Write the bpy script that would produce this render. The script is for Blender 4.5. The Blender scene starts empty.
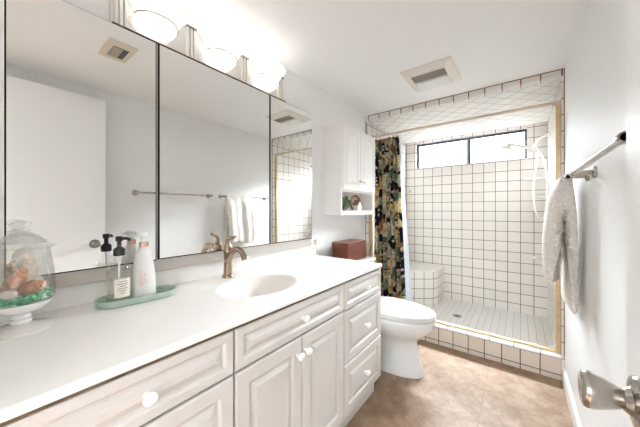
import bpy, bmesh, math, random
from mathutils import Vector, Matrix
random.seed(7)
C = bpy.context.scene
PI = math.pi

# ------------------------------------------------------------------ camera, world, light, exposure
cam = bpy.data.cameras.new('camera'); camo = bpy.data.objects.new('camera', cam)
C.collection.objects.link(camo); C.camera = camo
camo.location = (0, 0, 1.15)
camo.rotation_euler = (PI/2, 0, math.radians(37.463))
cam.sensor_width = 36; cam.lens = 36*261/640; cam.shift_y = -3.5/640
cam.clip_start = 0.02

world = bpy.data.worlds.new('world'); C.world = world; world.use_nodes = True
bg = world.node_tree.nodes['Background']
# overcast sky: very bright on the window side of the house (+y), dimmer on the hall side
SKY_WINDOW, SKY_HALL, GROUND = 4.0, 4.2, .03
SKY_MID, SKY_HIGH = 200.0, 1500.0                # the overcast is brightest high above the window side
_g = world.node_tree.nodes.new('ShaderNodeTexCoord'); _s = world.node_tree.nodes.new('ShaderNodeSeparateXYZ')
_r = world.node_tree.nodes.new('ShaderNodeMapRange'); _r.interpolation_type = 'SMOOTHSTEP'
_r.inputs['From Min'].default_value = -.1; _r.inputs['From Max'].default_value = .25
_r.inputs['To Min'].default_value = SKY_HALL; _r.inputs['To Max'].default_value = SKY_WINDOW
_e = world.node_tree.nodes.new('ShaderNodeMapRange'); _e.interpolation_type = 'SMOOTHSTEP'
_e.inputs['From Min'].default_value = .24; _e.inputs['From Max'].default_value = .36
_e.inputs['To Min'].default_value = SKY_WINDOW; _e.inputs['To Max'].default_value = SKY_MID
world.node_tree.links.new(_s.outputs['Z'], _e.inputs['Value']); 
_h = world.node_tree.nodes.new('ShaderNodeMapRange'); _h.interpolation_type = 'SMOOTHSTEP'
_h.inputs['From Min'].default_value = .72; _h.inputs['From Max'].default_value = .98
_h.inputs['To Min'].default_value = 0; _h.inputs['To Max'].default_value = SKY_HIGH
_a = world.node_tree.nodes.new('ShaderNodeMath'); _a.operation = 'ADD'
world.node_tree.links.new(_s.outputs['Z'], _h.inputs['Value']); world.node_tree.links.new(_h.outputs['Result'], _a.inputs[0])
world.node_tree.links.new(_e.outputs['Result'], _a.inputs[1]); world.node_tree.links.new(_a.outputs[0], _r.inputs['To Max'])
world.node_tree.links.new(_g.outputs['Generated'], _s.inputs[0]); world.node_tree.links.new(_s.outputs['Y'], _r.inputs['Value'])
bg.inputs['Color'].default_value = (0.93, 0.967, 1.0, 1)
_z = world.node_tree.nodes.new('ShaderNodeMapRange'); _z.inputs['From Min'].default_value = -.06; _z.inputs['From Max'].default_value = .06
_z.inputs['To Min'].default_value = GROUND; _z.inputs['To Max'].default_value = 1   # the ground outside is darker than the sky
_m = world.node_tree.nodes.new('ShaderNodeMath'); _m.operation = 'MULTIPLY'
world.node_tree.links.new(_s.outputs['Z'], _z.inputs['Value']); world.node_tree.links.new(_z.outputs['Result'], _m.inputs[0])
world.node_tree.links.new(_r.outputs['Result'], _m.inputs[1]); world.node_tree.links.new(_m.outputs[0], bg.inputs['Strength'])
def portal(name, loc, rot, sx, sy):
    a = bpy.data.lights.new(name, 'AREA'); a.shape = 'RECTANGLE'; a.size = sx; a.size_y = sy; a.cycles.is_portal = True
    o = bpy.data.objects.new(name, a); C.collection.objects.link(o); o.location = loc; o.rotation_euler = rot
portal('window_portal', (-.514, 3.64, 1.85), (-PI/2, 0, 0), 1.15, .33)
portal('hall_portal', (-.30, -1.61, 1.15), (PI/2, 0, 0), 1.9, 2.3)
VANITY_LAMP_POWER = 0.26
SHADE_GLOW = 1.0
C.view_settings.view_transform = 'Standard'; C.view_settings.look = 'None'
C.view_settings.gamma = 1; C.view_settings.use_curve_mapping = False
C.view_settings.exposure = 0.74
C.cycles.max_bounces = 14; C.cycles.diffuse_bounces = 8; C.cycles.glossy_bounces = 6
C.cycles.transparent_max_bounces = 16

# ------------------------------------------------------------------ materials
def mat(name, col, rough=0.5, metal=0.0, spec=0.5, coat=0.0):
    m = bpy.data.materials.new(name); m.use_nodes = True
    b = m.node_tree.nodes['Principled BSDF']
    b.inputs['Base Color'].default_value = (*col, 1); b.inputs['Roughness'].default_value = rough
    b.inputs['Metallic'].default_value = metal; b.inputs['Specular IOR Level'].default_value = spec
    b.inputs['Coat Weight'].default_value = coat
    return m
def N(m, t, **kw):
    n = m.node_tree.nodes.new(t)
    for k, v in kw.items(): setattr(n, k, v)
    return n
def L(m, a, b): m.node_tree.links.new(a, b)
def P(m): return m.node_tree.nodes['Principled BSDF']
def add_bump(m, height, strength=0.2, dist=0.01):
    b = N(m, 'ShaderNodeBump'); b.inputs['Strength'].default_value = strength; b.inputs['Distance'].default_value = dist
    L(m, height, b.inputs['Height']); L(m, b.outputs['Normal'], P(m).inputs['Normal'])
def noise_mat(name, c1, c2, scale, rough=0.5, bump=0.0, metal=0.0, detail=4, spec=0.5, stretch=(1, 1, 1), bdist=0.01):
    m = mat(name, c1, rough, metal, spec)
    tc = N(m, 'ShaderNodeTexCoord'); mp = N(m, 'ShaderNodeMapping'); mp.inputs['Scale'].default_value = stretch
    L(m, tc.outputs['Object'], mp.inputs['Vector'])
    nz = N(m, 'ShaderNodeTexNoise'); nz.inputs['Scale'].default_value = scale; nz.inputs['Detail'].default_value = detail
    L(m, mp.outputs['Vector'], nz.inputs['Vector'])
    r = N(m, 'ShaderNodeValToRGB'); r.color_ramp.elements[0].color = (*c1, 1); r.color_ramp.elements[1].color = (*c2, 1)
    r.color_ramp.elements[0].position = 0.32; r.color_ramp.elements[1].position = 0.68
    L(m, nz.outputs['Fac'], r.inputs['Fac']); L(m, r.outputs['Color'], P(m).inputs['Base Color'])
    if bump: add_bump(m, nz.outputs['Fac'], bump, bdist)
    return m
def tile_mat(name, w, h, ox, oy, rot=0, mortar=0.0034, spec=.5, tile=(0.79, 0.76, 0.72), grout=(0.20, 0.125, 0.07), rough=0.16):
    m = mat(name, tile, rough, spec=spec)
    uv = N(m, 'ShaderNodeUVMap'); mp = N(m, 'ShaderNodeMapping'); mp.vector_type = 'POINT'
    mp.inputs['Location'].default_value = (ox, oy, 0); mp.inputs['Rotation'].default_value = (0, 0, rot)
    L(m, uv.outputs['UV'], mp.inputs['Vector'])
    b = N(m, 'ShaderNodeTexBrick'); b.offset = 0; b.squash = 1
    b.inputs['Scale'].default_value = 1; b.inputs['Brick Width'].default_value = w; b.inputs['Row Height'].default_value = h
    b.inputs['Mortar Size'].default_value = mortar; b.inputs['Mortar Smooth'].default_value = 0.25; b.inputs['Bias'].default_value = 0
    d = tuple(x*0.94 for x in tile)
    b.inputs['Color1'].default_value = (*tile, 1); b.inputs['Color2'].default_value = (*d, 1); b.inputs['Mortar'].default_value = (*grout, 1)
    L(m, mp.outputs['Vector'], b.inputs['Vector']); L(m, b.outputs['Color'], P(m).inputs['Base Color'])
    mr = N(m, 'ShaderNodeMapRange'); mr.inputs['To Min'].default_value = rough; mr.inputs['To Max'].default_value = 0.8
    L(m, b.outputs['Fac'], mr.inputs['Value']); L(m, mr.outputs['Result'], P(m).inputs['Roughness'])
    inv = N(m, 'ShaderNodeMath', operation='SUBTRACT'); inv.inputs[0].default_value = 1
    L(m, b.outputs['Fac'], inv.inputs[1]); add_bump(m, inv.outputs[0], 0.35, 0.002)
    return m
def glass_mat(name, tint=(1, 1, 1), gloss=0.12, rough=0.02):
    m = bpy.data.materials.new(name); m.use_nodes = True; nt = m.node_tree; nt.nodes.clear()
    o = nt.nodes.new('ShaderNodeOutputMaterial'); mx = nt.nodes.new('ShaderNodeMixShader')
    t = nt.nodes.new('ShaderNodeBsdfTransparent'); t.inputs['Color'].default_value = (*tint, 1)
    g = nt.nodes.new('ShaderNodeBsdfGlossy'); g.inputs['Roughness'].default_value = rough
    lw = nt.nodes.new('ShaderNodeLayerWeight'); lw.inputs['Blend'].default_value = 0.22
    mm = nt.nodes.new('ShaderNodeMath'); mm.operation = 'MULTIPLY_ADD'
    mm.inputs[1].default_value = 0.55; mm.inputs[2].default_value = gloss*0.3
    nt.links.new(lw.outputs['Facing'], mm.inputs[0]); nt.links.new(mm.outputs[0], mx.inputs['Fac'])
    nt.links.new(t.outputs[0], mx.inputs[1]); nt.links.new(g.outputs[0], mx.inputs[2]); nt.links.new(mx.outputs[0], o.inputs['Surface'])
    return m

M = {}
M['paint'] = noise_mat('white_wall_paint', (0.80, 0.80, 0.80), (0.83, 0.83, 0.83), 60, 0.45, 0.04, bdist=0.002)
M['ceil'] = noise_mat('white_ceiling_paint', (0.87, 0.875, 0.88), (0.885, 0.89, 0.895), 40, 0.5, 0.05, bdist=0.002)
M['trim'] = mat('white_trim', (0.82, 0.82, 0.815), 0.35)
M['door'] = mat('white_door_paint', (0.83, 0.83, 0.83), 0.35)
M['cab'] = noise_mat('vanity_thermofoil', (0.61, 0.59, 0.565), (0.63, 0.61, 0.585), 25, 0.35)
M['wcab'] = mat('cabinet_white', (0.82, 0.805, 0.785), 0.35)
M['coreshadow'] = noise_mat('cabinet_core_shadow', (0.085, 0.05, 0.022), (0.11, 0.07, 0.035), 30, 0.6)  # brown board darkened to paint the shadow in the cabinet gaps
M['knob'] = mat('white_ceramic', (0.85, 0.84, 0.82), 0.15)
M['counter'] = noise_mat('cultured_marble', (0.885, 0.87, 0.845), (0.895, 0.88, 0.855), 6, 0.22)
M['basin'] = mat('basin_biscuit', (0.86, 0.825, 0.78), 0.3)
M['seatplastic'] = mat('toilet_seat', (0.68, 0.68, 0.67), 0.2)
M['porcelain'] = mat('porcelain', (0.71, 0.71, 0.70), 0.08, coat=0.3)
M['mirror'] = mat('mirror_silver', (0.875, 0.88, 0.865), 0.005, 1.0)
M['mframe'] = mat('mirror_frame', (0.52, 0.485, 0.445), 0.4)
M['medge'] = mat('mirror_dark_edge', (0.01, 0.01, 0.01), 0.9, spec=0.05)
M['chrome'] = mat('chrome', (0.78, 0.77, 0.75), 0.08, 1.0)
M['plate'] = mat('polished_plate', (0.80, 0.785, 0.75), 0.32, 0.9)
M['nickel'] = noise_mat('brushed_nickel', (0.46, 0.425, 0.38), (0.52, 0.48, 0.43), 90, 0.25, 0.0, 1.0)
M['knobmetal'] = noise_mat('satin_nickel_knob', (0.40, 0.37, 0.33), (0.46, 0.43, 0.39), 90, 0.2, 0.0, 1.0)
M['bronze'] = noise_mat('champagne_bronze', (0.30, 0.225, 0.165), (0.37, 0.28, 0.21), 70, 0.27, 0.0, 1.0)
M['brass'] = noise_mat('aged_brass_track', (0.52, 0.38, 0.22), (0.62, 0.48, 0.30), 30, 0.32, 0.0, 0.65)
M['rod'] = mat('rod_satin', (0.66, 0.56, 0.45), 0.35, 0.6)
M['slate'] = mat('dark_window_frame', (0.045, 0.06, 0.075), 0.4, 0.3)
M['alu'] = mat('pale_sash', (0.55, 0.60, 0.66), 0.4, 0.3)
M['pane'] = glass_mat('window_glass', (0.97, 0.99, 1.0), 0.1)
M['glass'] = glass_mat('clear_glass', (0.99, 0.995, 0.99), 0.15)
M['milk'] = mat('milk_glass', (0.86, 0.86, 0.85), 0.12, coat=0.3)
M['footglass'] = mat('frosted_foot_glass', (0.74, 0.72, 0.69), 0.12)
M['black'] = mat('black_plastic', (0.012, 0.012, 0.013), 0.3)
M['soap'] = glass_mat('pale_soap', (0.95, 0.95, 0.90), 0.1)
M['label'] = mat('cream_label', (0.82, 0.78, 0.70), 0.6)
M['ink'] = mat('grey_ink', (0.25, 0.23, 0.20), 0.7)
M['pinkink'] = mat('pink_ink', (0.78, 0.60, 0.56), 0.6)
M['whiteplastic'] = mat('white_plastic', (0.86, 0.86, 0.85), 0.25)
M['copper'] = mat('rose_gold', (0.72, 0.47, 0.38), 0.25, 0.9)
M['greentray'] = noise_mat('sage_green_tray', (0.38, 0.50, 0.42), (0.43, 0.56, 0.47), 30, 0.45)
M['wood'] = noise_mat('red_brown_wood', (0.065, 0.012, 0.005), (0.17, 0.036, 0.012), 14, 0.4, stretch=(1, 1, 9))
M['vent'] = mat('vent_white', (0.74, 0.70, 0.63), 0.5)
M['ventbeige'] = mat('vent_beige', (0.70, 0.62, 0.50), 0.5)
M['ventdark'] = mat('vent_dark', (0.10, 0.095, 0.09), 0.7)
M['grille'] = mat('vent_grille', (0.36, 0.33, 0.30), 0.6)
M['lens'] = mat('light_lens', (0.78, 0.80, 0.80), 0.3)
M['caulk'] = mat('brown_caulk', (0.24, 0.14, 0.075), 0.8)
M['beige'] = mat('beige_strip', (0.62, 0.54, 0.43), 0.6)
M['towel'] = noise_mat('white_terry', (0.68, 0.64, 0.59), (0.84, 0.81, 0.765), 85, 0.95, 1.0, bdist=0.012, spec=0.1)
M['liner'] = mat('white_liner', (0.70, 0.725, 0.75), 0.5)
M['leaf'] = noise_mat('dark_green_leaf', (0.025, 0.06, 0.015), (0.13, 0.19, 0.05), 25, 0.45)
M['twig'] = noise_mat('brown_twig', (0.16, 0.08, 0.035), (0.34, 0.19, 0.09), 40, 0.8)
M['seaglass'] = noise_mat('green_sea_glass', (0.02, 0.36, 0.14), (0.13, 0.60, 0.33), 60, 0.3)
M['shellbrown'] = noise_mat('brown_shell', (0.30, 0.17, 0.08), (0.62, 0.44, 0.28), 45, 0.4)
M['shellpale'] = noise_mat('pale_shell', (0.72, 0.60, 0.48), (0.84, 0.76, 0.68), 60, 0.4, 0.3)
M['shellred'] = noise_mat('rust_shell', (0.40, 0.17, 0.09), (0.60, 0.32, 0.19), 50, 0.4)
M['shellwhite'] = noise_mat('white_shell', (0.80, 0.74, 0.68), (0.86, 0.82, 0.78), 40, 0.35)
M['tile_back'] = tile_mat('tile_back', .1105, .1095, -.004, -.040)
M['tile_side'] = tile_mat('tile_side', .1095, .1095, -.058, -.040)
M['tile_curb'] = tile_mat('tile_curb', .1105, .108, -.001, -.035, mortar=.0032, tile=(.68, .61, .53), grout=(.055, .032, .02))
M['tile_cap'] = tile_mat('tile_cap', .150, .2, -.113, -.02, mortar=.0026, tile=(.84, .82, .79), grout=(.10, .06, .035), rough=.1)
M['tile_header'] = tile_mat('tile_header', .1105, .115, -.004, -.086 - .002, mortar=.0045, tile=(.80, .78, .75), grout=(.19, .10, .04), rough=.3)
M['tile_soffit'] = tile_mat('tile_soffit', .1105, .1105, -.004, -.055, mortar=.0024, tile=(.80, .79, .77), grout=(.36, .24, .14), rough=.5, spec=.12)
M['tile_ceil'] = tile_mat('tile_ceiling', .1105, .1105, 0, .02, PI/4, mortar=.0024, tile=(.80, .79, .77), grout=(.36, .25, .15), rough=.5, spec=.12)
M['tile_pan'] = tile_mat('tile_pan', .0552, 8, -.004, -4, mortar=.0014, tile=(.85, .845, .835), grout=(.30, .22, .15), rough=.25)
M['tile_bench'] = tile_mat('tile_bench', .1095, .1095, 0, -.040)
M['tile_bench_top'] = tile_mat('tile_bench_top', .1095, .1095, 0, 0, mortar=.002, tile=(.80, .78, .75), grout=(.45, .36, .28))

def floor_material():
    m = mat('tan_stone_tile', (.5, .35, .24), .5, spec=.35)
    uv = N(m, 'ShaderNodeUVMap'); mp = N(m, 'ShaderNodeMapping'); mp.inputs['Location'].default_value = (.180, -1.640, 0)
    L(m, uv.outputs['UV'], mp.inputs['Vector'])
    b = N(m, 'ShaderNodeTexBrick'); b.offset = 0; b.inputs['Scale'].default_value = 1
    b.inputs['Brick Width'].default_value = .61; b.inputs['Row Height'].default_value = .61
    b.inputs['Mortar Size'].default_value = .0022; b.inputs['Mortar Smooth'].default_value = .3
    L(m, mp.outputs['Vector'], b.inputs['Vector'])
    n1 = N(m, 'ShaderNodeTexNoise'); n1.inputs['Scale'].default_value = 7; n1.inputs['Detail'].default_value = 12; n1.inputs['Roughness'].default_value = .72
    n1.inputs['Distortion'].default_value = .25
    L(m, mp.outputs['Vector'], n1.inputs['Vector'])
    r = N(m, 'ShaderNodeValToRGB'); e = r.color_ramp.elements
    e[0].position = .30; e[0].color = (.16, .088, .048, 1); e[1].position = .70; e[1].color = (.40, .30, .225, 1)
    k = e.new(.5); k.color = (.275, .18, .115, 1)
    L(m, n1.outputs['Fac'], r.inputs['Fac'])
    mx = N(m, 'ShaderNodeMix', data_type='RGBA'); mx.inputs[7].default_value = (.22, .14, .085, 1)
    L(m, b.outputs['Fac'], mx.inputs[0]); L(m, r.outputs['Color'], mx.inputs[6]); L(m, mx.outputs[2], P(m).inputs['Base Color'])
    add_bump(m, n1.outputs['Fac'], .08, .004)
    return m
M['floor'] = floor_material()

def curtain_material():
    m = mat('floral_curtain', (.3, .25, .15), .8, spec=.2)
    uv = N(m, 'ShaderNodeUVMap')
    def warp(scale, amount, detail=3):
        nz = N(m, 'ShaderNodeTexNoise'); nz.inputs['Scale'].default_value = scale; nz.inputs['Detail'].default_value = detail
        L(m, uv.outputs['UV'], nz.inputs['Vector'])
        w = N(m, 'ShaderNodeVectorMath', operation='MULTIPLY_ADD'); w.inputs[1].default_value = (amount,)*3
        L(m, nz.outputs['Color'], w.inputs[0]); L(m, uv.outputs['UV'], w.inputs[2]); return w.outputs[0]
    def ramp(src, stops):
        r = N(m, 'ShaderNodeValToRGB'); r.color_ramp.interpolation = 'CONSTANT'; e = r.color_ramp.elements
        e[0].position = stops[0][0]; e[0].color = (*stops[0][1], 1); e[1].position = stops[1][0]; e[1].color = (*stops[1][1], 1)
        for p, c in stops[2:]:
            k = e.new(p); k.color = (*c, 1)
        L(m, src, r.inputs['Fac']); return r.outputs['Color']
    # ground: tan, cream and gold drifts
    g = N(m, 'ShaderNodeTexNoise'); g.inputs['Scale'].default_value = 11; g.inputs['Detail'].default_value = 3
    L(m, warp(6, .15), g.inputs['Vector'])
    ground = ramp(g.outputs['Fac'], [(0, (.16, .10, .045)), (.38, (.45, .32, .15)), (.45, (.58, .48, .32)), (.53, (.70, .62, .48)), (.58, (.50, .37, .15)), (.64, (.34, .20, .10))])
    # leaves: long warped cells of black, sage and olive
    lw = N(m, 'ShaderNodeMapping'); lw.inputs['Rotation'].default_value = (0, 0, .6); lw.inputs['Scale'].default_value = (24, 14, 1)
    L(m, warp(8, .16), lw.inputs['Vector'])
    v = N(m, 'ShaderNodeTexVoronoi'); v.inputs['Scale'].default_value = 1; L(m, lw.outputs['Vector'], v.inputs['Vector'])
    sep = N(m, 'ShaderNodeSeparateColor'); L(m, v.outputs['Color'], sep.inputs[0])
    leaf = ramp(sep.outputs[0], [(0, (.014, .016, .014)), (.30, (.10, .15, .12)), (.50, (.22, .29, .23)), (.68, (.11, .12, .05)), (.82, (.33, .37, .30)), (.94, (.34, .13, .06))])
    onl = N(m, 'ShaderNodeMath', operation='GREATER_THAN'); onl.inputs[1].default_value = .56; L(m, sep.outputs[1], onl.inputs[0])
    a = N(m, 'ShaderNodeMix', data_type='RGBA'); L(m, onl.outputs[0], a.inputs[0]); L(m, ground, a.inputs[6]); L(m, leaf, a.inputs[7])
    # chrysanthemum medallions: dark heads with pale petals
    v2 = N(m, 'ShaderNodeTexVoronoi'); v2.inputs['Scale'].default_value = 4.3; v2.inputs['Randomness'].default_value = .8
    L(m, warp(16, .035), v2.inputs['Vector'])
    v3 = N(m, 'ShaderNodeTexVoronoi'); v3.inputs['Scale'].default_value = 25; L(m, uv.outputs['UV'], v3.inputs['Vector'])
    petals = ramp(v3.outputs['Distance'], [(0, (.66, .61, .54)), (.37, (.26, .22, .18)), (.43, (.012, .012, .014))])
    lt = N(m, 'ShaderNodeMath', operation='LESS_THAN'); lt.inputs[1].default_value = .41; L(m, v2.outputs['Distance'], lt.inputs[0])
    mx = N(m, 'ShaderNodeMix', data_type='RGBA')
    L(m, lt.outputs[0], mx.inputs[0]); L(m, a.outputs[2], mx.inputs[6]); L(m, petals, mx.inputs[7])
    L(m, mx.outputs[2], P(m).inputs['Base Color'])
    return m
M['curtain'] = curtain_material()

def shade_material():
    m = bpy.data.materials.new('lit_frosted_glass'); m.use_nodes = True; nt = m.node_tree; nt.nodes.clear()
    o = nt.nodes.new('ShaderNodeOutputMaterial'); a = nt.nodes.new('ShaderNodeAddShader')
    e = nt.nodes.new('ShaderNodeEmission'); e.inputs['Color'].default_value = (1, .95, .88, 1); e.inputs['Strength'].default_value = SHADE_GLOW
    t = nt.nodes.new('ShaderNodeBsdfTranslucent'); t.inputs['Color'].default_value = (.10, .10, .10, 1)
    nt.links.new(e.outputs[0], a.inputs[0]); nt.links.new(t.outputs[0], a.inputs[1]); nt.links.new(a.outputs[0], o.inputs['Surface'])
    return m
M['shade'] = shade_material()

# ------------------------------------------------------------------ mesh helpers (all shapes in world metres)
def nb(): return bmesh.new()
def box(bm, x0, x1, y0, y1, z0, z1, bev=0.0, seg=2):
    vs = [bm.verts.new((x, y, z)) for x in (x0, x1) for y in (y0, y1) for z in (z0, z1)]
    fs = [(0, 1, 3, 2), (4, 6, 7, 5), (0, 4, 5, 1), (2, 3, 7, 6), (0, 2, 6, 4), (1, 5, 7, 3)]
    faces = [bm.faces.new([vs[i] for i in f]) for f in fs]
    if bev:
        es = list({e for f in faces for e in f.edges})
        bmesh.ops.bevel(bm, geom=es, offset=bev, segments=seg, affect='EDGES', profile=.5, clamp_overlap=True)
    return bm
def loft(bm, rings, cap0=True, cap1=True, closed=True):
    R = [[bm.verts.new(p) for p in r] for r in rings]
    n = len(R[0])
    for a, b in zip(R, R[1:]):
        for i in range(n if closed else n-1):
            j = (i+1) % n
            bm.faces.new((a[i], a[j], b[j], b[i]))
    if cap0: bm.faces.new(R[0][::-1])
    if cap1: bm.faces.new(R[-1])
    return bm
def basis(axis):
    a = Vector(axis).normalized()
    u = a.orthogonal().normalized() if abs(a.z) < .999 else Vector((1, 0, 0))
    return a, u, a.cross(u)
def lathe(bm, prof, org=(0, 0, 0), axis=(0, 0, 1), seg=28, cap0=True, cap1=True, ribs=0, ribamp=0):
    a, u, v = basis(axis); o = Vector(org)
    rings = []
    for r, t in prof:
        ring = []
        for i in range(seg):
            th = 2*PI*i/seg; rr = r*(1 + ribamp*math.cos(ribs*th)) if ribs else r
            ring.append(o + a*t + u*(rr*math.cos(th)) + v*(rr*math.sin(th)))
        rings.append(ring)
    return loft(bm, rings, cap0, cap1)
def smooth_path(pts, n=6):
    pts = [Vector(p) for p in pts]
    if len(pts) < 3: return pts
    out = []
    for i in range(len(pts)-1):
        p0 = pts[max(i-1, 0)]; p1 = pts[i]; p2 = pts[i+1]; p3 = pts[min(i+2, len(pts)-1)]
        for k in range(n):
            t = k/n
            out.append(.5*((2*p1) + (p2-p0)*t + (2*p0-5*p1+4*p2-p3)*t*t + (-p0+3*p1-3*p2+p3)*t**3))
    out.append(pts[-1]); return out
def tube(bm, pts, r, seg=12, sm=0, flat=1.0):
    rad = r if isinstance(r, (list, tuple)) else None
    P0 = [Vector(p) for p in pts]
    path = smooth_path(P0, sm) if sm else P0
    n = len(path); rings = []; up = None
    for i, p in enumerate(path):
        d = (path[min(i+1, n-1)] - path[max(i-1, 0)]).normalized()
        if up is None: up = d.orthogonal().normalized() if abs(d.z) > .9 else Vector((0, 0, 1))
        s = d.cross(up).normalized(); up = s.cross(d).normalized()
        if rad:
            f = i/(n-1)*(len(rad)-1); k = min(int(f), len(rad)-2); rr = rad[k]*(1-(f-k)) + rad[k+1]*(f-k)
        else: rr = r
        rings.append([p + s*(rr*math.cos(2*PI*k/seg)) + up*(rr*flat*math.sin(2*PI*k/seg)) for k in range(seg)])
    return loft(bm, rings)
def blob(bm, c, r, sub=2, jit=0.0, sc=(1, 1, 1), rot=0.0):
    res = bmesh.ops.create_icosphere(bm, subdivisions=sub, radius=1)
    R = Matrix.Rotation(rot, 3, 'Z')
    for v in res['verts']:
        p = Vector((v.co.x*sc[0], v.co.y*sc[1], v.co.z*sc[2]))*r*(1+random.uniform(-jit, jit))
        v.co = R @ p + Vector(c)
    return bm
def wpos(o):
    p = Vector((0, 0, 0))
    while o is not None: p += o.location; o = o.parent
    return p
def obj(name, bm, m, parent=None, smooth=False, base=None, ang=40):
    bmesh.ops.recalc_face_normals(bm, faces=bm.faces[:])
    uvl = bm.loops.layers.uv.get('UVMap')
    if uvl is None:
        uvl = bm.loops.layers.uv.new('UVMap')
        for f in bm.faces:
            nx, ny, nz = map(abs, f.normal)
            for l in f.loops:
                c = l.vert.co
                l[uvl].uv = (c.x, c.y) if nz >= nx and nz >= ny else ((c.y, c.z) if nx >= ny else (c.x, c.z))
    if parent is not None: o0 = wpos(parent); loc = Vector((0, 0, 0))
    else:
        if base is None:
            xs = [v.co.x for v in bm.verts]; ys = [v.co.y for v in bm.verts]; zs = [v.co.z for v in bm.verts]
            base = ((min(xs)+max(xs))/2, (min(ys)+max(ys))/2, min(zs))
        o0 = loc = Vector(base)
    for v in bm.verts: v.co -= o0
    me = bpy.data.meshes.new(name); bm.to_mesh(me); bm.free()
    ms = m if isinstance(m, list) else [m]
    for x in ms: me.materials.append(x)
    if smooth:
        me.polygons.foreach_set('use_smooth', [True]*len(me.polygons))
        me.set_sharp_from_angle(angle=math.radians(ang))
    o = bpy.data.objects.new(name, me); C.collection.objects.link(o)
    o.location = loc
    if parent is not None: o.parent = parent
    return o
def tag(o, label, cat, group=None, kind=None):
    o['label'] = label; o['category'] = cat
    if group: o['group'] = group
    if kind: o['kind'] = kind
    return o
def thing(name, label, cat, loc, group=None):
    o = bpy.data.objects.new(name, None); C.collection.objects.link(o); o.location = loc
    o.empty_display_size = .05
    return tag(o, label, cat, group)
def struct(name, bm, m, parent=None, smooth=False):
    o = obj(name, bm, m, parent, smooth)
    if parent is None: o['kind'] = 'structure'
    return o
def bx(*a, **k): return box(nb(), *a, **k)
def superellipse(cx, cy, xf, xb, hw, z, n=40, e=2.3):
    """egg ring: front half reaches xf, back half reaches xb"""
    out = []
    for i in range(n):
        t = 2*PI*i/n; ct, st = math.cos(t), math.sin(t)
        X = abs(ct)**(2/e)*(1 if ct >= 0 else -1); Y = abs(st)**(2/e)*(1 if st >= 0 else -1)
        out.append((cx + (xf-cx if X >= 0 else cx-xb)*X, cy + hw*Y, z))
    return out

# ------------------------------------------------------------------ room shell
WL, WR, YB, YF, ZC = -1.245, .238, 3.488, -.20, 2.10
TL, TR = -1.215, .221                      # tiled faces of the shower
YC = 2.386                                 # front of the shower curb
struct('floor', bx(WL-.1, WR+.5, -1.62, YB+.1, -.08, 0), M['floor'])
struct('ceiling', bx(WL-.1, WR+.1, YF-.1, YC+.02, ZC, ZC+.12), M['ceil'])
struct('wall_left', bx(WL-.1, WL, YF-.1, YB+.1, 0, ZC+.02), M['paint'])
struct('wall_right', bx(WR, WR+.1, YF-.1, YB+.1, 0, ZC+.02), M['paint'])
b = nb()
box(b, WL, -.64, YF-.1, YF, 0, ZC); box(b, -.64, .175, YF-.1, YF, 2.03, ZC); box(b, .175, WR, YF-.1, YF, 0, ZC)
struct('wall_front', b, M['paint'])
# short stretch of hall outside the doorway, open to daylight at its far end
struct('ceiling_hall', bx(WL-.1, WR+.5, -1.62, YF-.1, 2.3, 2.4), M['ceil'])
struct('wall_hall_left', bx(WL-.1, WL, -1.62, YF-.1, 0, 2.3), M['paint'])
struct('wall_hall_right', bx(WR+.4, WR+.5, -1.62, YF-.1, 0, 2.3), M['paint'])
struct('wall_hall_front', bx(WL, WR+.4, YF-.1, YF-.02, ZC+.12, 2.3), M['paint'])
# back wall around the window opening
wx0, wx1, wz0, wz1 = -1.085, .058, 1.692, 2.01
b = nb()
box(b, WL, wx0, YB, YB+.14, 0, ZC); box(b, wx1, WR, YB, YB+.14, 0, ZC)
box(b, wx0, wx1, YB, YB+.14, 0, wz0); box(b, wx0, wx1, YB, YB+.14, wz1, ZC)
struct('wall_back', b, M['tile_back'])
struct('wall_shower_left', bx(WL, TL, YC, YB, 0, 2.05), M['tile_side'])
struct('wall_shower_right', bx(TR, WR, YC, YB, 0, 2.05), M['tile_side'])
struct('ceiling_shower', bx(TL-.03, WR, YC+.035, YB, 2.045, 2.13), M['tile_ceil'])
# header at the shower mouth: tiled face, aligned soffit strip
h = nb()
prof = [(YC+.035, 2.045), (YC+.028, 2.045), (YC+.012, 2.048), (YC+.004, 2.053), (YC, 2.062), (YC, ZC), (YC+.035, ZC)]
loft(h, [[(x, y, z) for y, z in prof] for x in (WL, WR)])
hd = struct('trim_1', h, [M['tile_header'], M['tile_soffit']])
for p in hd.data.polygons:
    if p.normal.z < -.7: p.material_index = 1
struct('trim_2', bx(TL, WR, YC-.004, YC+.002, ZC-.005, ZC), M['caulk'])
struct('trim_3', bx(WR-.0045, WR, YC-.004, YC+.002, .17, ZC-.004), M['caulk'])
struct('trim_4', bx(WL, WL+.007, YC-.004, YC+.002, .17, 2.05), M['caulk'])
struct('floor_shower', bx(TL, TR, YC+.11, YB, 0, .06), M['tile_pan'])
# baseboard along the right wall
b = nb()
loft(b, [[(WR, y, 0), (WR-.014, y, 0), (WR-.014, y, .075), (WR-.010, y, .088), (WR-.004, y, .098), (WR, y, .10)] for y in (.62, YC)])
struct('baseboard_right', b, M['trim'])
# brown/beige strip at the end of the backsplash on the left wall
struct('trim_5', bx(WL, WL+.012, 1.556, 1.575, .816, .925, bev=.001), M['beige'])

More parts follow.
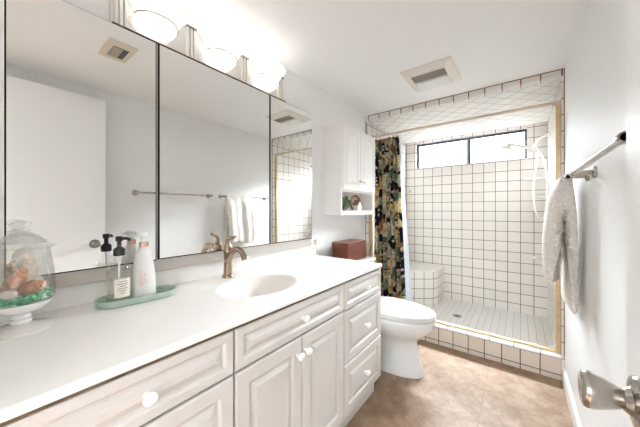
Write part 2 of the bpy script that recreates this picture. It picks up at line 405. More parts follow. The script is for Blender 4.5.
# window: frame, mullion and panes
W = bpy.data.objects.new('window_1', None); C.collection.objects.link(W); W.location = ((wx0+wx1)/2, YB+.04, wz0); W['kind'] = 'structure'
f = nb(); fy0, fy1 = YB+.035, YB+.075
box(f, wx0, wx0+.022, fy0, fy1, wz0, wz1); box(f, wx1-.018, wx1, fy0, fy1, wz0, wz1)
box(f, wx0+.022, wx1-.018, fy0, fy1, wz1-.022, wz1); box(f, wx0+.022, wx1-.018, fy0, fy1, wz0, wz0+.010)
obj('window_frame', f, M['slate'], W)
obj('meeting_stile', bx(-.487, -.462, fy0-.004, fy1-.01, wz0+.01, wz1-.022), M['slate'], W)
obj('sash', bx(-.512, -.488, fy0, fy1-.01, wz0+.01, wz1-.022), M['alu'], W)
obj('sash', bx(wx0+.0225, wx0+.040, fy0+.006, fy1-.006, wz0+.01, wz1-.022), M['alu'], W)
obj('pane', bx(wx0+.0405, -.5125, fy0+.022, fy0+.026, wz0+.01, wz1-.022), M['pane'], W)
obj('pane', bx(-.4615, wx1-.0185, fy0+.022, fy0+.026, wz0+.01, wz1-.022), M['pane'], W)

# open door leaf against the right wall, with its knob
D = bpy.data.objects.new('door_1', None); C.collection.objects.link(D); D.location = (.143, .2, 0); D['kind'] = 'structure'
obj('door_leaf', bx(.126, .161, -.17, .59, .008, 1.99, bev=.002), M['door'], D)
K = obj('doorknob', lathe(nb(), [(.0, 0), (.0115, 0), (.0115, .005), (.0125, .010), (.0165, .019), (.0212, .030), (.0238, .038), (.0244, .043), (.0234, .047), (.019, .0495), (.010, .0506), (.001, .0508)], (.118, .524, .897), (-1, 0, 0), 40), M['knobmetal'], D, True, ang=50)
K['label'] = 'brushed nickel tulip doorknob'
obj('rose', lathe(nb(), [(.0, 0), (.031, 0), (.033, .003), (.031, .007), (.018, .010), (.014, .016), (.0, .016)], (.1255, .524, .897), (-1, 0, 0), 40), M['knobmetal'], K, True, ang=35)

# ------------------------------------------------------------------ shower
cu = thing('shower_curb', 'low beige tiled curb across the shower mouth with a white cap', 'shower curb', ((TL+TR)/2, YC+.055, 0))
obj('tiled_face', bx(TL, TR, YC, YC+.11, 0, .143), M['tile_curb'], cu)
c = nb()
loft(c, [[(x, YC-.002, .1435), (x, YC-.006, .150), (x, YC-.004, .158), (x, YC+.004, .163), (x, YC+.106, .163), (x, YC+.114, .158), (x, YC+.114, .1435)] for x in (TL, TR)])
obj('cap', c, M['tile_cap'], cu)

fr = thing('shower_door_track', 'brass track on the shower curb turning up the side walls', 'track', ((TL+TR)/2, YC+.05, .163))
obj('side_jamb', bx(TL+.0005, TL+.022, YC+.008, YC+.064, .163, 1.872, bev=.002), M['brass'], fr)
obj('bottom_track', bx(TL+.0225, .1935, YC+.038, YC+.062, .163, .180, bev=.002), M['brass'], fr)
obj('side_jamb', bx(.194, TR, YC+.038, YC+.064, 0.163, 1.872, bev=.002), M['brass'], fr)

bench_o = thing('shower_bench', 'white tiled corner bench in the shower', 'bench', (-.98, 3.2, .06))
outl = [(TL, 2.80), (-.84, 3.075), (-.80, 3.105), (-.770, 3.145), (-.752, 3.195), (-.745, 3.26), (-.745, YB), (TL, YB)]
bm = nb(); loft(bm, [[(x, y, z) for x, y in outl] for z in (.06, .448)])
bmesh.ops.recalc_face_normals(bm, faces=bm.faces[:])
uvl = bm.loops.layers.uv.new('UVMap'); cum = [0]
for (x0, y0), (x1, y1) in zip(outl, outl[1:]): cum.append(cum[-1]+math.hypot(x1-x0, y1-y0))
def nearest(co): return min(range(len(outl)), key=lambda i: (co.x-outl[i][0])**2+(co.y-outl[i][1])**2)
for fc in bm.faces:
    for l in fc.loops: l[uvl].uv = (cum[nearest(l.vert.co)], l.vert.co.z)
obj('bench_front', bm, M['tile_bench'], bench_o)
cen = Vector((-.98, 3.3, 0)); outl2 = [(x, y) for x, y in outl]
bm = nb()
def grow(d): return [(min(max(x + (x-cen.x)*d, TL), 9), min(y + (y-cen.y)*d, YB)) for x, y in outl2]
loft(bm, [[(x, y, .448) for x, y in grow(.02)], [(x, y, .460) for x, y in grow(.025)], [(x, y, .466) for x, y in grow(.012)]])
obj('bench_top', bm, M['tile_bench_top'], bench_o)

dr = thing('floor_drain', 'round dark drain in the white shower floor', 'drain', (-.514, 2.987, .06))
obj('drain_ring', lathe(nb(), [(.030, 0), (.046, 0), (.046, .003), (.043, .0045), (.030, .004)], (-.514, 2.987, .06), seg=28, cap0=False, cap1=False), M['grille'], dr, True)
g = nb(); lathe(g, [(.0, .0005), (.0300, .0005), (.0300, .003), (.0, .003)], (-.514, 2.987, .06), seg=28)
obj('drain_grate', g, M['ventdark'], dr)

# curtain rod, rings, curtain and liner
RY, RZ = 2.443, 1.896
rod = thing('curtain_rod', 'slim tan shower rod spanning the shower mouth', 'curtain rod', (-.5, RY, RZ))
obj('rod_tube', tube(nb(), [(TL+.006, RY, RZ), (TR-.006, RY, RZ)], .0115, 14), M['rod'], rod, True)
for x, s in ((TL, 1), (TR, -1)):
    obj('flange', lathe(nb(), [(.0, 0), (.019, 0), (.019, .005), (.015, .012), (.0125, .02), (.0, .02)], (x, RY, RZ), (s, 0, 0), 24), M['rod'], rod, True)
def torus(bm, c, R, r, ax='x', n=20, m=6):
    rings = []
    for i in range(n):
        t = 2*PI*i/n; d = Vector((0, math.cos(t), math.sin(t))) if ax == 'x' else Vector((math.cos(t), math.sin(t), 0))
        a = Vector((1, 0, 0)) if ax == 'x' else Vector((0, 0, 1))
        rings.append([Vector(c) + d*(R + r*math.cos(2*PI*k/m)) + a*(r*math.sin(2*PI*k/m)) for k in range(m)])
    rings.append(rings[0])
    bm2 = loft(bm, rings, False, False); bmesh.ops.remove_doubles(bm2, verts=bm2.verts[:], dist=1e-6); return bm2
ring0 = obj('curtain_ring', torus(nb(), (-1.19, RY, RZ-.013), 0.0255, .0034), M['chrome'], None, True)
tag(ring0, 'small metal ring holding the floral curtain on the shower rod', 'curtain ring', 'rings on the shower rod')
for k in range(1, 10):
    r2 = ring0.copy(); C.collection.objects.link(r2); r2.location.x += k*.0305
def drape(x0t, x1t, x0b, x1b, zt, zb, y, amp, folds, ph, nu=150, nv=26, length=1.0, drift=0.0):
    bm = nb(); uvl = bm.loops.layers.uv.new('UVMap'); G = []
    for j in range(nv+1):
        v = j/nv; row = []
        for i in range(nu+1):
            u = i/nu
            x = (x0t + (x1t-x0t)*u)*(1-v) + (x0b + (x1b-x0b)*u)*v
            t = folds*2*PI*u + ph
            a = amp*(.55 + .45*v)
            yy = y + a*(math.sin(t) + .35*math.sin(2.3*t+1+1.5*v)) + drift*v
            xx = x + .3*a*math.sin(2*t+.7+v)*(0 if i in (0,) else 1)
            row.append(bm.verts.new((xx, yy, zt + (zb-zt)*v)))
        G.append(row)
    for j in range(nv):
        for i in range(nu):
            fc = bm.faces.new((G[j][i], G[j][i+1], G[j+1][i+1], G[j+1][i]))
            for l, (a, b2) in zip(fc.loops, ((i, j), (i+1, j), (i+1, j+1), (i, j+1))):
                l[uvl].uv = (a/nu*length, -b2/nv*(zt-zb))
    ext = bmesh.ops.solidify(bm, geom=bm.faces[:], thickness=.0016)
    return bm
cur = obj('shower_curtain', drape(-1.180, -.925, -1.178, -.850, RZ-.040, .19, RY-.004, .022, 7, .6, length=.50), M['curtain'], None, True)
tag(cur, 'dark floral patterned shower curtain bunched at the left of the rod', 'shower curtain')
lin = obj('curtain_liner', drape(-1.15, -.935, -1.12, -.812, RZ-.042, .10, RY+.085, .014, 5, 1.4, nu=90, length=.6), M['liner'], None, True)
tag(lin, 'plain white liner hanging behind the floral shower curtain', 'shower liner')

# hand shower with its arm and hose on the right shower wall
SY = 3.2
hs = thing('hand_shower', 'white hand shower on a curved chrome arm with looping white hose', 'shower head', (TR, SY, 1.6))
obj('wall_flange', lathe(nb(), [(0, 0), (.028, 0), (.026, .006), (.012, .012), (0, .012)], (TR, SY, 1.843), (-1, 0, 0), 24), M['chrome'], hs, True)
obj('arm', tube(nb(), [(TR, SY, 1.843), (.185, SY, 1.843), (.150, SY, 1.82), (.115, SY, 1.765), (.105, SY, 1.745)], .0095, 12, 5), M['chrome'], hs, True)
obj('holder', lathe(nb(), [(.0, 0), (.017, .0), (.021, .012), (.021, .04), (.016, .052), (0, .052)], (.125, SY, 1.70), (-.35, 0, 1), 20), M['whiteplastic'], hs, True)
obj('handle', tube(nb(), [(.14, SY, 1.715), (.098, SY, 1.725), (.04, SY, 1.758), (-.02, SY, 1.777), (-.075, SY, 1.792), (-.10, SY, 1.790)], [.013, .013, .014, .014, .018, .024], 14, 5), M['whiteplastic'], hs, True)
obj('spray_head', lathe(nb(), [(.0, 0), (.036, .0), (.050, .010), (.052, .022), (.040, .038), (.018, .050), (0, .052)], (-.118, SY, 1.748), (.30, 0, .95), 28), M['whiteplastic'], hs, True)
obj('hose', tube(nb(), [(.14, SY, 1.71), (.130, SY, 1.64), (.112, SY+.005, 1.50), (.102, SY+.008, 1.34), (.106, SY+.008, 1.20), (.122, SY+.01, 1.115), (.156, SY+.01, 1.066), (.188, SY+.006, 1.115), (.202, SY+.004, 1.34), (.196, SY, 1.50), (.175, SY, 1.62), (.140, SY, 1.70)], .0085, 10, 6), M['whiteplastic'], hs, True)

gb = thing('grab_bar', 'short white bar on the shower back wall below the window', 'bar', (.13, YB, 1.47))
obj('bar', tube(nb(), [(.036, YB-.045, 1.468), (.20, YB-.045, 1.468)], .017, 14), M['knob'], gb, True)
obj('mount', tube(nb(), [(.05, YB, 1.468), (.05, YB-.045, 1.468)], .016, 14), M['chrome'], gb, True)
obj('mount', tube(nb(), [(.19, YB, 1.468), (.19, YB-.045, 1.468)], .016, 14), M['chrome'], gb, True)
sd = thing('soap_dish', 'small chrome soap dish on the right shower wall under the bar', 'soap dish', (.17, SY+.02, 1.28))
s = nb(); box(s, .125, TR, SY+.02, SY+.12, 1.272, 1.280, bev=.002); obj('tray', s, M['chrome'], sd)
s = nb(); tube(s, [(TR, SY+.02, 1.30), (.130, SY+.02, 1.30), (.122, SY+.035, 1.30), (.122, SY+.105, 1.30), (.130, SY+.12, 1.30), (TR, SY+.12, 1.30)], .0035, 8); obj('rail', s, M['chrome'], sd, True)
fb = thing('foot_rail', 'chrome L-shaped bar low on the shower back wall behind the towel', 'bar', (.17, YB, .66))
obj('bar', tube(nb(), [(.118, YB-.03, .663), (.205, YB-.03, .663)], .009, 12), M['chrome'], fb, True)
obj('mount', tube(nb(), [(.122, YB, .663), (.122, YB-.034, .663)], .011, 12), M['chrome'], fb, True)
obj('mount', tube(nb(), [(.200, YB, .663), (.200, YB-.034, .663)], .011, 12), M['chrome'], fb, True)
hk = thing('robe_hook', 'small white hook high on the shower back wall beside the curtain', 'hook', (-1.15, YB, 1.38))
obj('back_plate', bx(-1.165, -1.125, YB-.010, YB, 1.365, 1.41, bev=.004), M['knob'], hk)
obj('peg', tube(nb(), [(-1.145, YB-.008, 1.395), (-1.145, YB-.04, 1.385), (-1.145, YB-.055, 1.40)], .011, 12, 4), M['chrome'], hk, True)
vl = thing('shower_valve', 'chrome shower valve handle low on the right shower wall', 'valve', (TR, 3.10, .76))
obj('escutcheon', lathe(nb(), [(0, 0), (.075, 0), (.072, .008), (.03, .014), (.024, .04), (0, .042)], (TR, 3.10, .80), (-1, 0, 0), 32), M['chrome'], vl, True)
obj('lever', tube(nb(), [(TR-.035, 3.10, .80), (TR-.045, 3.06, .79), (TR-.05, 3.0, .77)], [.014, .010, .008], 12, 3), M['chrome'], vl, True)

# ------------------------------------------------------------------ ceiling vents
fan = thing('exhaust_fan', 'square white ceiling fan and light unit near the shower', 'ceiling vent', (-.49, 1.94, ZC))
x0, x1, y0, y1 = -.662, -.335, 1.765, 2.125
b = nb()
def rect(x0, x1, y0, y1, z): return [(x0, y0, z), (x1, y0, z), (x1, y1, z), (x0, y1, z)]
loft(b, [rect(x0, x1, y0, y1, ZC), rect(x0+.004, x1-.004, y0+.004, y1-.004, ZC-.008), rect(x0+.045, x1-.045, y0+.035, y1-.035, ZC-.026)])
obj('housing', b, M['vent'], fan)
b = nb(); box(b, x0+.055, x1-.055, 1.835, 1.925, ZC-.0285, ZC-.0262)
obj('grille', b, M['grille'], fan)
b = nb()
for i in range(9):
    y = 1.842+i*.0095; box(b, x0+.057, x1-.057, y, y+.003, ZC-.032, ZC-.0287)
obj('louvre', b, M['grille'], fan)
obj('light_lens', bx(x0+.055, x1-.055, 1.945, 2.085, ZC-.034, ZC-.0262, bev=.003), M['lens'], fan)

rg = thing('air_register', 'small beige ceiling register seen in the left mirror', 'ceiling vent', (-.49, .51, ZC))
x0, x1, y0, y1 = -.61, -.37, .435, .575
b = nb(); loft(b, [rect(x0, x1, y0, y1, ZC), rect(x0+.002, x1-.002, y0+.002, y1-.002, ZC-.004), rect(x0+.03, x1-.03, y0+.03, y1-.03, ZC-.009)])
obj('register_frame', b, M['ventbeige'], rg)
b = nb(); box(b, x0+.055, x1-.055, y0+.032, y1-.032, ZC-.0105, ZC-.0092); obj('opening', b, M['ventdark'], rg)
b = nb()
for i in range(8):
    x = x0+.06 + i*.0155; box(b, x, x+.006, y0+.032, y1-.060, ZC-.0145, ZC-.0107)
obj('slat', b, M['ventbeige'], rg)

# ------------------------------------------------------------------ vanity
ZT, XFR, YE = .816, -.683, 1.53
van = thing('bathroom_vanity', 'long white vanity cabinet with raised panel drawers and doors', 'vanity', (-.96, .66, 0))
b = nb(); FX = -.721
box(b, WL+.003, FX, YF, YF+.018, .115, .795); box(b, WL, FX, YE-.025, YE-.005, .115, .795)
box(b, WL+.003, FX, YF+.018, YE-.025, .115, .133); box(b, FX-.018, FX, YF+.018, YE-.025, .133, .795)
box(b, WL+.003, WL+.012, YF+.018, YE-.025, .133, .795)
obj('cabinet_body', b, M['coreshadow'], van)  # dark carcass colour carries the shade seen between the fronts
obj('side_panel', bx(WL+.003, FX+.012, YE-.0048, YE-.001, .115, .795), M['cab'], van)
obj('toe_kick', bx(-.755, -.737, YF, YE-.006, 0, .1145), M['cab'], van)
def rrect(y0, y1, z0, z1, x): return [(x, y0, z0), (x, y1, z0), (x, y1, z1), (x, y0, z1)]
def panel(y0, y1, z0, z1, x0, t, fr=.045, m=None):
    bm = nb(); X = x0+t
    def rr(d, x): return rrect(y0+d, y1-d, z0+d, z1-d, x)
    loft(bm, [rr(0, x0), rr(0, X-.006), rr(.002, X-.002), rr(.006, X), rr(fr, X), rr(fr+.004, X-.003), rr(fr+.008, X-.0075), rr(fr+.014, X-.0075), rr(fr+.030, X-.001), rr(fr+.033, X)])
    return bm
def knob(parent, x, y, z, r=.0155):
    return obj('knob', lathe(nb(), [(0, 0), (.008, 0), (.0065, .006), (.007, .011), (r*.85, .016), (r, .022), (r*.93, .028), (r*.6, .0325), (r*.15, .034)], (x, y, z), (1, 0, 0), 24), M['knob'], parent, True, ang=60)
GT = .032
def drawer(y0, y1, z0, z1, ky=None, kn=True, fr=.042):
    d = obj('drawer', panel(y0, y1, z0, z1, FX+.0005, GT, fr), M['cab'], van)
    if kn: knob(d, FX+GT-.0005, (y0+y1)/2 if ky is None else ky, (z0+z1)/2)
    return d
drawer(YF+.004, .470, .653, .7860, .236, fr=.026)
drawer(YF+.004, .470, .376, .646, .1)
drawer(YF+.004, .470, .117, .369, .1)
drawer(.4765, 1.093, .653, .7860, fr=.026)
drawer(1.0995, YE-.004, .648, .7860, fr=.026)
drawer(1.0995, YE-.004, .378, .641)
drawer(1.0995, YE-.004, .117, .371)
for y0, y1, ky in ((.4765, .7815, .752), (.7855, 1.093, .800)):
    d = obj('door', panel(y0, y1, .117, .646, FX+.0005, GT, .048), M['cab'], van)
    knob(d, FX+GT-.0005, ky, .585)

# continuous worktop with its moulded oval basin
top = thing('vanity_countertop', 'long cream white countertop with a moulded oval sink', 'countertop', (-.96, .66, ZT))
SC, SA, SB = (-.935, .768), .205, .158
def depth(x, y):
    rho = math.hypot((x-SC[0])/SB, (y-SC[1])/SA)
    if rho >= 1: return 0, rho
    t = min(1, (1-rho)/.80); t = t*t*(3-2*t)
    return -.105*t - .002*(1-rho), rho
nx, ny = 56, 172; b1, b2 = nb(), nb()
xs = [WL + (XFR-WL-.006)*i/nx for i in range(nx+1)]; ys = [YF + (YE-.006-YF)*j/ny for j in range(ny+1)]
G1 = {}; G2 = {}
def gv(bm, G, i, j):
    if (i, j) not in G: G[(i, j)] = bm.verts.new((xs[i], ys[j], ZT + depth(xs[i], ys[j])[0]))
    return G[(i, j)]
for i in range(nx):
    for j in range(ny):
        q = [(i, j), (i+1, j), (i+1, j+1), (i, j+1)]
        ins = all(depth(xs[a], ys[c2])[1] < .985 for a, c2 in q)
        bm, G = (b2, G2) if ins else (b1, G1)
        bm.faces.new([gv(bm, G, *k) for k in q])
# rounded front and end edges, hanging skirt
def strip(bm, pa, pb):
    for a, c2 in zip(pa, pa[1:]): pass
edge = [(0, 0), (.004, -.0015), (.006, -.006), (.006, -.0195)]
rings = [[bm_v for bm_v in [b1.verts.new((xs[-1]+dx, y, ZT+dz)) for y in (YF, YE-.006+dx)]] for dx, dz in edge]
for a, c2 in zip(rings, rings[1:]): b1.faces.new((a[0], a[1], c2[1], c2[0]))
rings = [[b1.verts.new((x, ys[-1]+dx, ZT+dz)) for x in (WL, xs[-1]+dx)] for dx, dz in edge]
for a, c2 in zip(rings, rings[1:]): b1.faces.new((a[0], a[1], c2[1], c2[0]))
b1.faces.new([b1.verts.new(p) for p in ((FX-.02, YF, ZT-.0195), (XFR, YF, ZT-.0195), (XFR, YE, ZT-.0195), (FX-.02, YE, ZT-.0195))])
slab = obj('slab', b1, M['counter'], top, True, ang=60)
bas = obj('basin', b2, M['basin'], top, True)
for o in (slab, bas):
    for p in o.data.polygons: pass
obj('drain', lathe(nb(), [(0, .001), (.020, .001), (.022, .004), (.018, .006), (.012, .0045), (0, .006)], (SC[0]-.01, SC[1], ZT-.1065), seg=24), M['bronze'], bas, True)
obj('gap_shadow_strip', bx(-.7195, -.6872, YF, YE-.006, .7876, .7963), M['coreshadow'], top)  # dark band added as painted shadow between counter edge and drawers
obj('backsplash', bx(WL, -1.228, YF, 1.556, ZT, .888, bev=.002), M['counter'], top)

# faucet
fa = thing('faucet', 'single lever bronze faucet behind the oval sink', 'faucet', (-1.155, .753, ZT))
fx, fy = -1.155, .753
obj('base', lathe(nb(), [(0, 0), (.029, 0), (.029, .006), (.026, .012), (.021, .018), (0, .018)], (fx, fy, ZT), seg=28), M['bronze'], fa, True)
obj('column', lathe(nb(), [(.0225, .012), (.0205, .035), (.0195, .08), (.0195, .122), (.021, .145), (.0185, .155), (.015, .161), (.013, .169), (0, .171)], (fx, fy, ZT), seg=28), M['bronze'], fa, True)
obj('spout', tube(nb(), [(fx+.004, fy, ZT+0.0835), (fx+.03, fy, ZT+0.1218), (fx+.068, fy, ZT+0.1438), (fx+.105, fy, ZT+0.1415), (fx+.132, fy, ZT+0.1137), (fx+.138, fy, ZT+0.1021)], [.019, .0165, .0145, .0135, .0145, .0155], 18, 6), M['bronze'], fa, True)
lv = obj('lever', tube(nb(), [(fx-.004, fy, ZT+0.1670), (fx, fy, ZT+0.1833), (fx+.012, fy, ZT+0.1949), (fx+.038, fy, ZT+0.1972), (fx+.066, fy, ZT+0.2065)], [.011, .010, .0085, .0075, .0065], 14, 6), M['bronze'], fa, True)

# ------------------------------------------------------------------ mirrored medicine cabinet
MX = -1.200
mc = thing('mirror_cabinet', 'wide three panel mirror cabinet on the left wall above the vanity', 'mirror', (-1.22, .75, .89))
obj('cabinet_box', bx(WL, MX-.008, .012, 1.475, .892, 1.848, bev=.001), M['mframe'], mc)
obj('side_frame', bx(MX-.008, MX+.004, .012, .044, .892, 1.845, bev=.001), M['wcab'], mc)
obj('top_trim', bx(MX-.007, MX+.002, .300, 1.205, 1.8468, 1.8505), M['bronze'], mc)
for y0, y1, z0 in ((.046, .4465, .945), (.4585, 1.0645, .947), (1.0725, 1.472, .948)):
    p = obj('mirror_panel', bx(MX-.0045, MX, y0+.002, y1-.002, z0, 1.843), M['mirror'], mc)
    b = nb(); box(b, MX-.0078, MX-.0046, y0-.003, y1+.003, z0-.005, 1.8465); obj('dark_edge', b, M['medge'], p)

# ------------------------------------------------------------------ vanity light bar
lb = thing('vanity_light', 'chrome three lamp light bar above the mirror', 'wall light', (-1.22, .75, 1.85))
PX = -1.222
obj('back_plate', bx(WL, PX, .300, 1.200, 1.850, 2.000, bev=.003), M['plate'], lb)
for y0 in (.330, .601, .899, 1.172):
    b = nb()
    for k in (-1, 0, 1): box(b, PX+.0002, PX+.009, y0+k*.016-.0055, y0+k*.016+.0055, 1.8535, 1.996, bev=.003)
    st = obj('fluted_strip', b, M['plate'], lb)
    obj('strip_cap', bx(PX+.0002, PX+.012, y0-.026, y0+.026, 1.9962, 2.004, bev=.002), M['nickel'], st)
def half_bowl(prof, cx, cy, sq=.88, seg=40, ribs=0):
    bm = nb(); rings = []
    for r, z in prof:
        ring = []
        for k in range(seg+1):
            t = -PI/2 + PI*k/seg; rr = r*(1 + (.012*math.cos(36*t) if ribs else 0))
            ring.append((cx + sq*rr*math.cos(t), cy + rr*math.sin(t), z))
        rings.append(ring)
    loft(bm, rings, False, False, closed=False)
    return bm
LX, LY, LZ = PX+.012, (.452, .750, 1.048), 1.928
for y in LY:
    sh = obj('lamp_shade', half_bowl([(.078, 1.930), (.081, 1.935), (.089, 1.955), (.103, 1.978), (.116, 1.992), (.122, 1.997)], LX, y), M['shade'], lb, True, ang=70)
    obj('lower_bowl', half_bowl([(.001, 1.864), (.022, 1.866), (.042, 1.876), (.060, 1.893), (.072, 1.910), (.0775, 1.9275)], LX, y, seg=80, ribs=1), M['shade'], sh, True, ang=70)
    ring = [(LX + .88*.0805*math.cos(t), y + .0805*math.sin(t), LZ+.001) for t in [-PI/2 + PI*k/24 for k in range(25)]]
    obj('shade_band', tube(nb(), ring, .0024, 8), M['bronze'], sh, True)
    ld = bpy.data.lights.new('vanity_bulb', 'POINT'); ld.energy = VANITY_LAMP_POWER; ld.color = (1, .95, .88); ld.shadow_soft_size = .025
    lo = bpy.data.objects.new('vanity_bulb', ld); C.collection.objects.link(lo); lo.location = (LX+.045, y, 1.962)

# ------------------------------------------------------------------ wall cabinet over the toilet
wx, wy0, wy1 = -1.070, 1.657, 2.206
wc = thing('wall_cabinet', 'white two door wall cabinet with an open niche over the toilet', 'cabinet', (-1.16, 1.93, 1.11))
b = nb(); t = .018; zb, zm, zt = 1.110, 1.292, 1.810
box(b, WL, wx, wy0, wy0+t, zb, zt); box(b, WL, wx, wy1-t, wy1, zb, zt)
box(b, WL, wx, wy0+t, wy1-t, zb, zb+.034); box(b, WL, wx, wy0+t, wy1-t, zm, zm+.016); box(b, WL, wx, wy0+t, wy1-t, zt-t, zt)
box(b, WL, WL+.008, wy0+t, wy1-t, zb+.034, zm); box(b, WL, WL+.008, wy0+t, wy1-t, zm+.016, zt-t)
obj('cabinet_body', b, M['wcab'], wc)
def arch(y0, y1, z0, z1, x, rise, n=16):
    """closed outline: bottom edge, then a top edge with raised centre (rise) from right to left"""
    pts = [(x, y0, z0), (x, y1, z0)]
    for k in range(n+1):
        u = k/n; y = y1 + (y0-y1)*u
        s = math.sin(PI*u)
        pts.append((x, y, z1 - rise*(1 - max(0, s)**.45)))
    return pts
def arch_door(y0, y1, z0, z1, x0, t):
    X = x0+t; bm = nb(); fr = .045
    def rr(d, x, rise): return arch(y0+d, y1-d, z0+d, z1-d, x, rise)
    loft(bm, [rr(0, x0, 0), rr(0, X-.004, 0), rr(.003, X, 0), rr(fr, X, .030), rr(fr+.006, X-.004, .030), rr(fr+.011, X-.004, .030), rr(fr+.027, X-.0005, .028)])
    return bm
mid = (wy0+wy1)/2
for y0, y1, ky in ((wy0+.003, mid-.0015, mid-.030), (mid+.0015, wy1-.003, mid+.030)):
    d = obj('door', arch_door(y0, y1, zm+.012, zt-.002, wx+.0005, .018), M['wcab'], wc)
    knob(d, wx+.0185, ky, 1.385, .013)
# niche contents
lf = thing('leaf_ornament', 'dark green leafy ornament at the left of the cabinet niche', 'ornament', (-1.14, 1.745, zb+.034))
b = nb(); nb_base = zb+.034
lathe(b, [(0, .001), (.014, .001), (.016, .010), (.013, .018), (0, .018)], (-1.112, 1.772, nb_base), seg=18)
obj('pot', b, M['twig'], lf, True)
for k in range(9):
    fa_ = (k-3.6)/5.0                      # fan angle from upright
    ln = .112 - .020*abs(fa_); c0 = Vector((-1.112 + .004*((k*5) % 4 - 1.5), 1.772, nb_base+.014))
    d = Vector((.10*((k*3) % 3 - 1), math.sin(fa_*1.1), math.cos(fa_*1.1))).normalized()
    side = d.cross(Vector((1, 0, 0))).normalized(); nrm = Vector((1, 0, 0))
    bm = nb(); rows = []
    for q in range(9):
        u = q/8; w = .030*math.sin(PI*min(1, u*.93+.04))**.8; p = c0 + d*(ln*u) + nrm*(.018*u*u*(1 if k % 2 else -1))
        rows.append([bm.verts.new(p - side*w + nrm*.005), bm.verts.new(p), bm.verts.new(p + side*w + nrm*.005)])
    for r1, r2 in zip(rows, rows[1:]):
        for q in (0, 1): bm.faces.new((r1[q], r1[q+1], r2[q+1], r2[q]))
    bmesh.ops.solidify(bm, geom=bm.faces[:], thickness=.001)
    obj('leaf', bm, M['leaf'], lf, True)
bh = thing('birdhouse_ornament', 'tiny white house ornament with a peaked roof in the cabinet niche', 'ornament', (-1.125, 1.955, nb_base))
b = nb(); hx0, hx1, hy0, hy1 = -1.135, -1.090, 1.955, 2.012
loft(b, [[(x, hy0, nb_base), (x, hy1, nb_base), (x, hy1, nb_base+.052), (x, (hy0+hy1)/2, nb_base+.086), (x, hy0, nb_base+.052)] for x in (hx0, hx1)])
obj('house_body', b, M['knob'], bh)
obj('hole', lathe(nb(), [(0, 0), (.008, 0), (.008, .0015), (0, .0015)], (hx1, (hy0+hy1)/2, nb_base+.045), (1, 0, 0), 16), M['grille'], bh)
b = nb()
for s in (-1, 1):
    yc, ye = (hy0+hy1)/2, (hy0+hy1)/2 + s*.040
    loft(b, [[(x, yc, nb_base+.088), (x, ye, nb_base+.046), (x, ye, nb_base+.051), (x, yc, nb_base+.094)] for x in (hx0-.006, hx1+.006)])
obj('roof', b, M['twig'], bh)
tw = nb()
for k in range(26):
    a = 2*PI*k/26; r = .062 + random.uniform(-.006, .006)
    yc, zc = 2.075, nb_base+.070; p = []
    for q in range(5):
        aa = a + q*.28; rr2 = r + random.uniform(-.006, .006)
        p.append((-1.185 + random.uniform(-.008, .008), yc + 1.35*rr2*math.cos(aa), max(nb_base+.004, zc + rr2*math.sin(aa))))
    tube(tw, p, .0028, 5, 3)
wr = obj('twig_wreath', tw, M['twig'], None, True)
tag(wr, 'brown twig wreath leaning behind the tiny white house in the niche', 'wreath')

# ------------------------------------------------------------------ toilet
TY = 1.87
to = thing('toilet', 'white toilet with closed lid between vanity and shower', 'toilet', (-.85, TY, 0))
lv_ = [(0, -0.530, -1.08, .115), (.02, -0.530, -1.08, .116), (.035, -0.535, -1.08, .111), (.15, -0.564, -1.06, .100), (.215, -0.578, -1.05, .100), (.245, -0.564, -1.04, .115), (.275, -0.528, -1.03, .143), (.31, -0.490, -1.02, .168), (.345, -0.465, -1.0, .182), (.38, -0.456, -1.0, .187), (.395, -0.456, -1.0, .187), (.400, -0.460, -1.0, .183)]
obj('bowl', loft(nb(), [superellipse(-.80, TY, xf, xb, hw, z, 48, 2.25) for z, xf, xb, hw in lv_]), M['porcelain'], to, True, ang=60)
obj('seat', loft(nb(), [superellipse(-.80, TY, xf, xb, hw, z, 48, 2.2) for z, xf, xb, hw in ((.4025, -0.462, -.975, .182), (.405, -0.454, -.98, .189), (.414, -0.452, -.98, .191), (.419, -0.458, -.975, .186))]), M['seatplastic'], to, True, ang=60)
obj('lid', loft(nb(), [superellipse(-.80, TY, xf, xb, hw, z, 48, 2.2) for z, xf, xb, hw in ((.4225, -0.460, -.965, .184), (.425, -0.452, -.97, .191), (.434, -0.453, -.97, .190), (.440, -0.464, -.962, .180), (.4445, -0.512, -.93, .14), (.446, -0.622, -.88, .07))]), M['seatplastic'], to, True, ang=60)
obj('tank', bx(-1.235, -1.005, TY-.205, TY+.205, .38, .712, bev=.02, seg=4), M['porcelain'], to, True, ang=60)
obj('tank_lid', bx(-1.242, -.988, TY-.222, TY+.222, .7125, .743, bev=.009, seg=3), M['porcelain'], to, True, ang=60)
obj('flush_lever', tube(nb(), [(-1.004, TY-.15, .66), (-.985, TY-.15, .66), (-.982, TY-.10, .655)], .007, 10), M['chrome'], to, True)

bxo = thing('wooden_box', 'red brown wooden box on the toilet tank', 'box', (-1.11, 1.85, .743))
obj('box_body', bx(-1.185, -1.04, 1.705, 2.0, .743, .868, bev=.002), M['wood'], bxo)
obj('box_lid', bx(-1.188, -1.037, 1.702, 2.003, .869, .896, bev=.003), M['wood'], bxo)

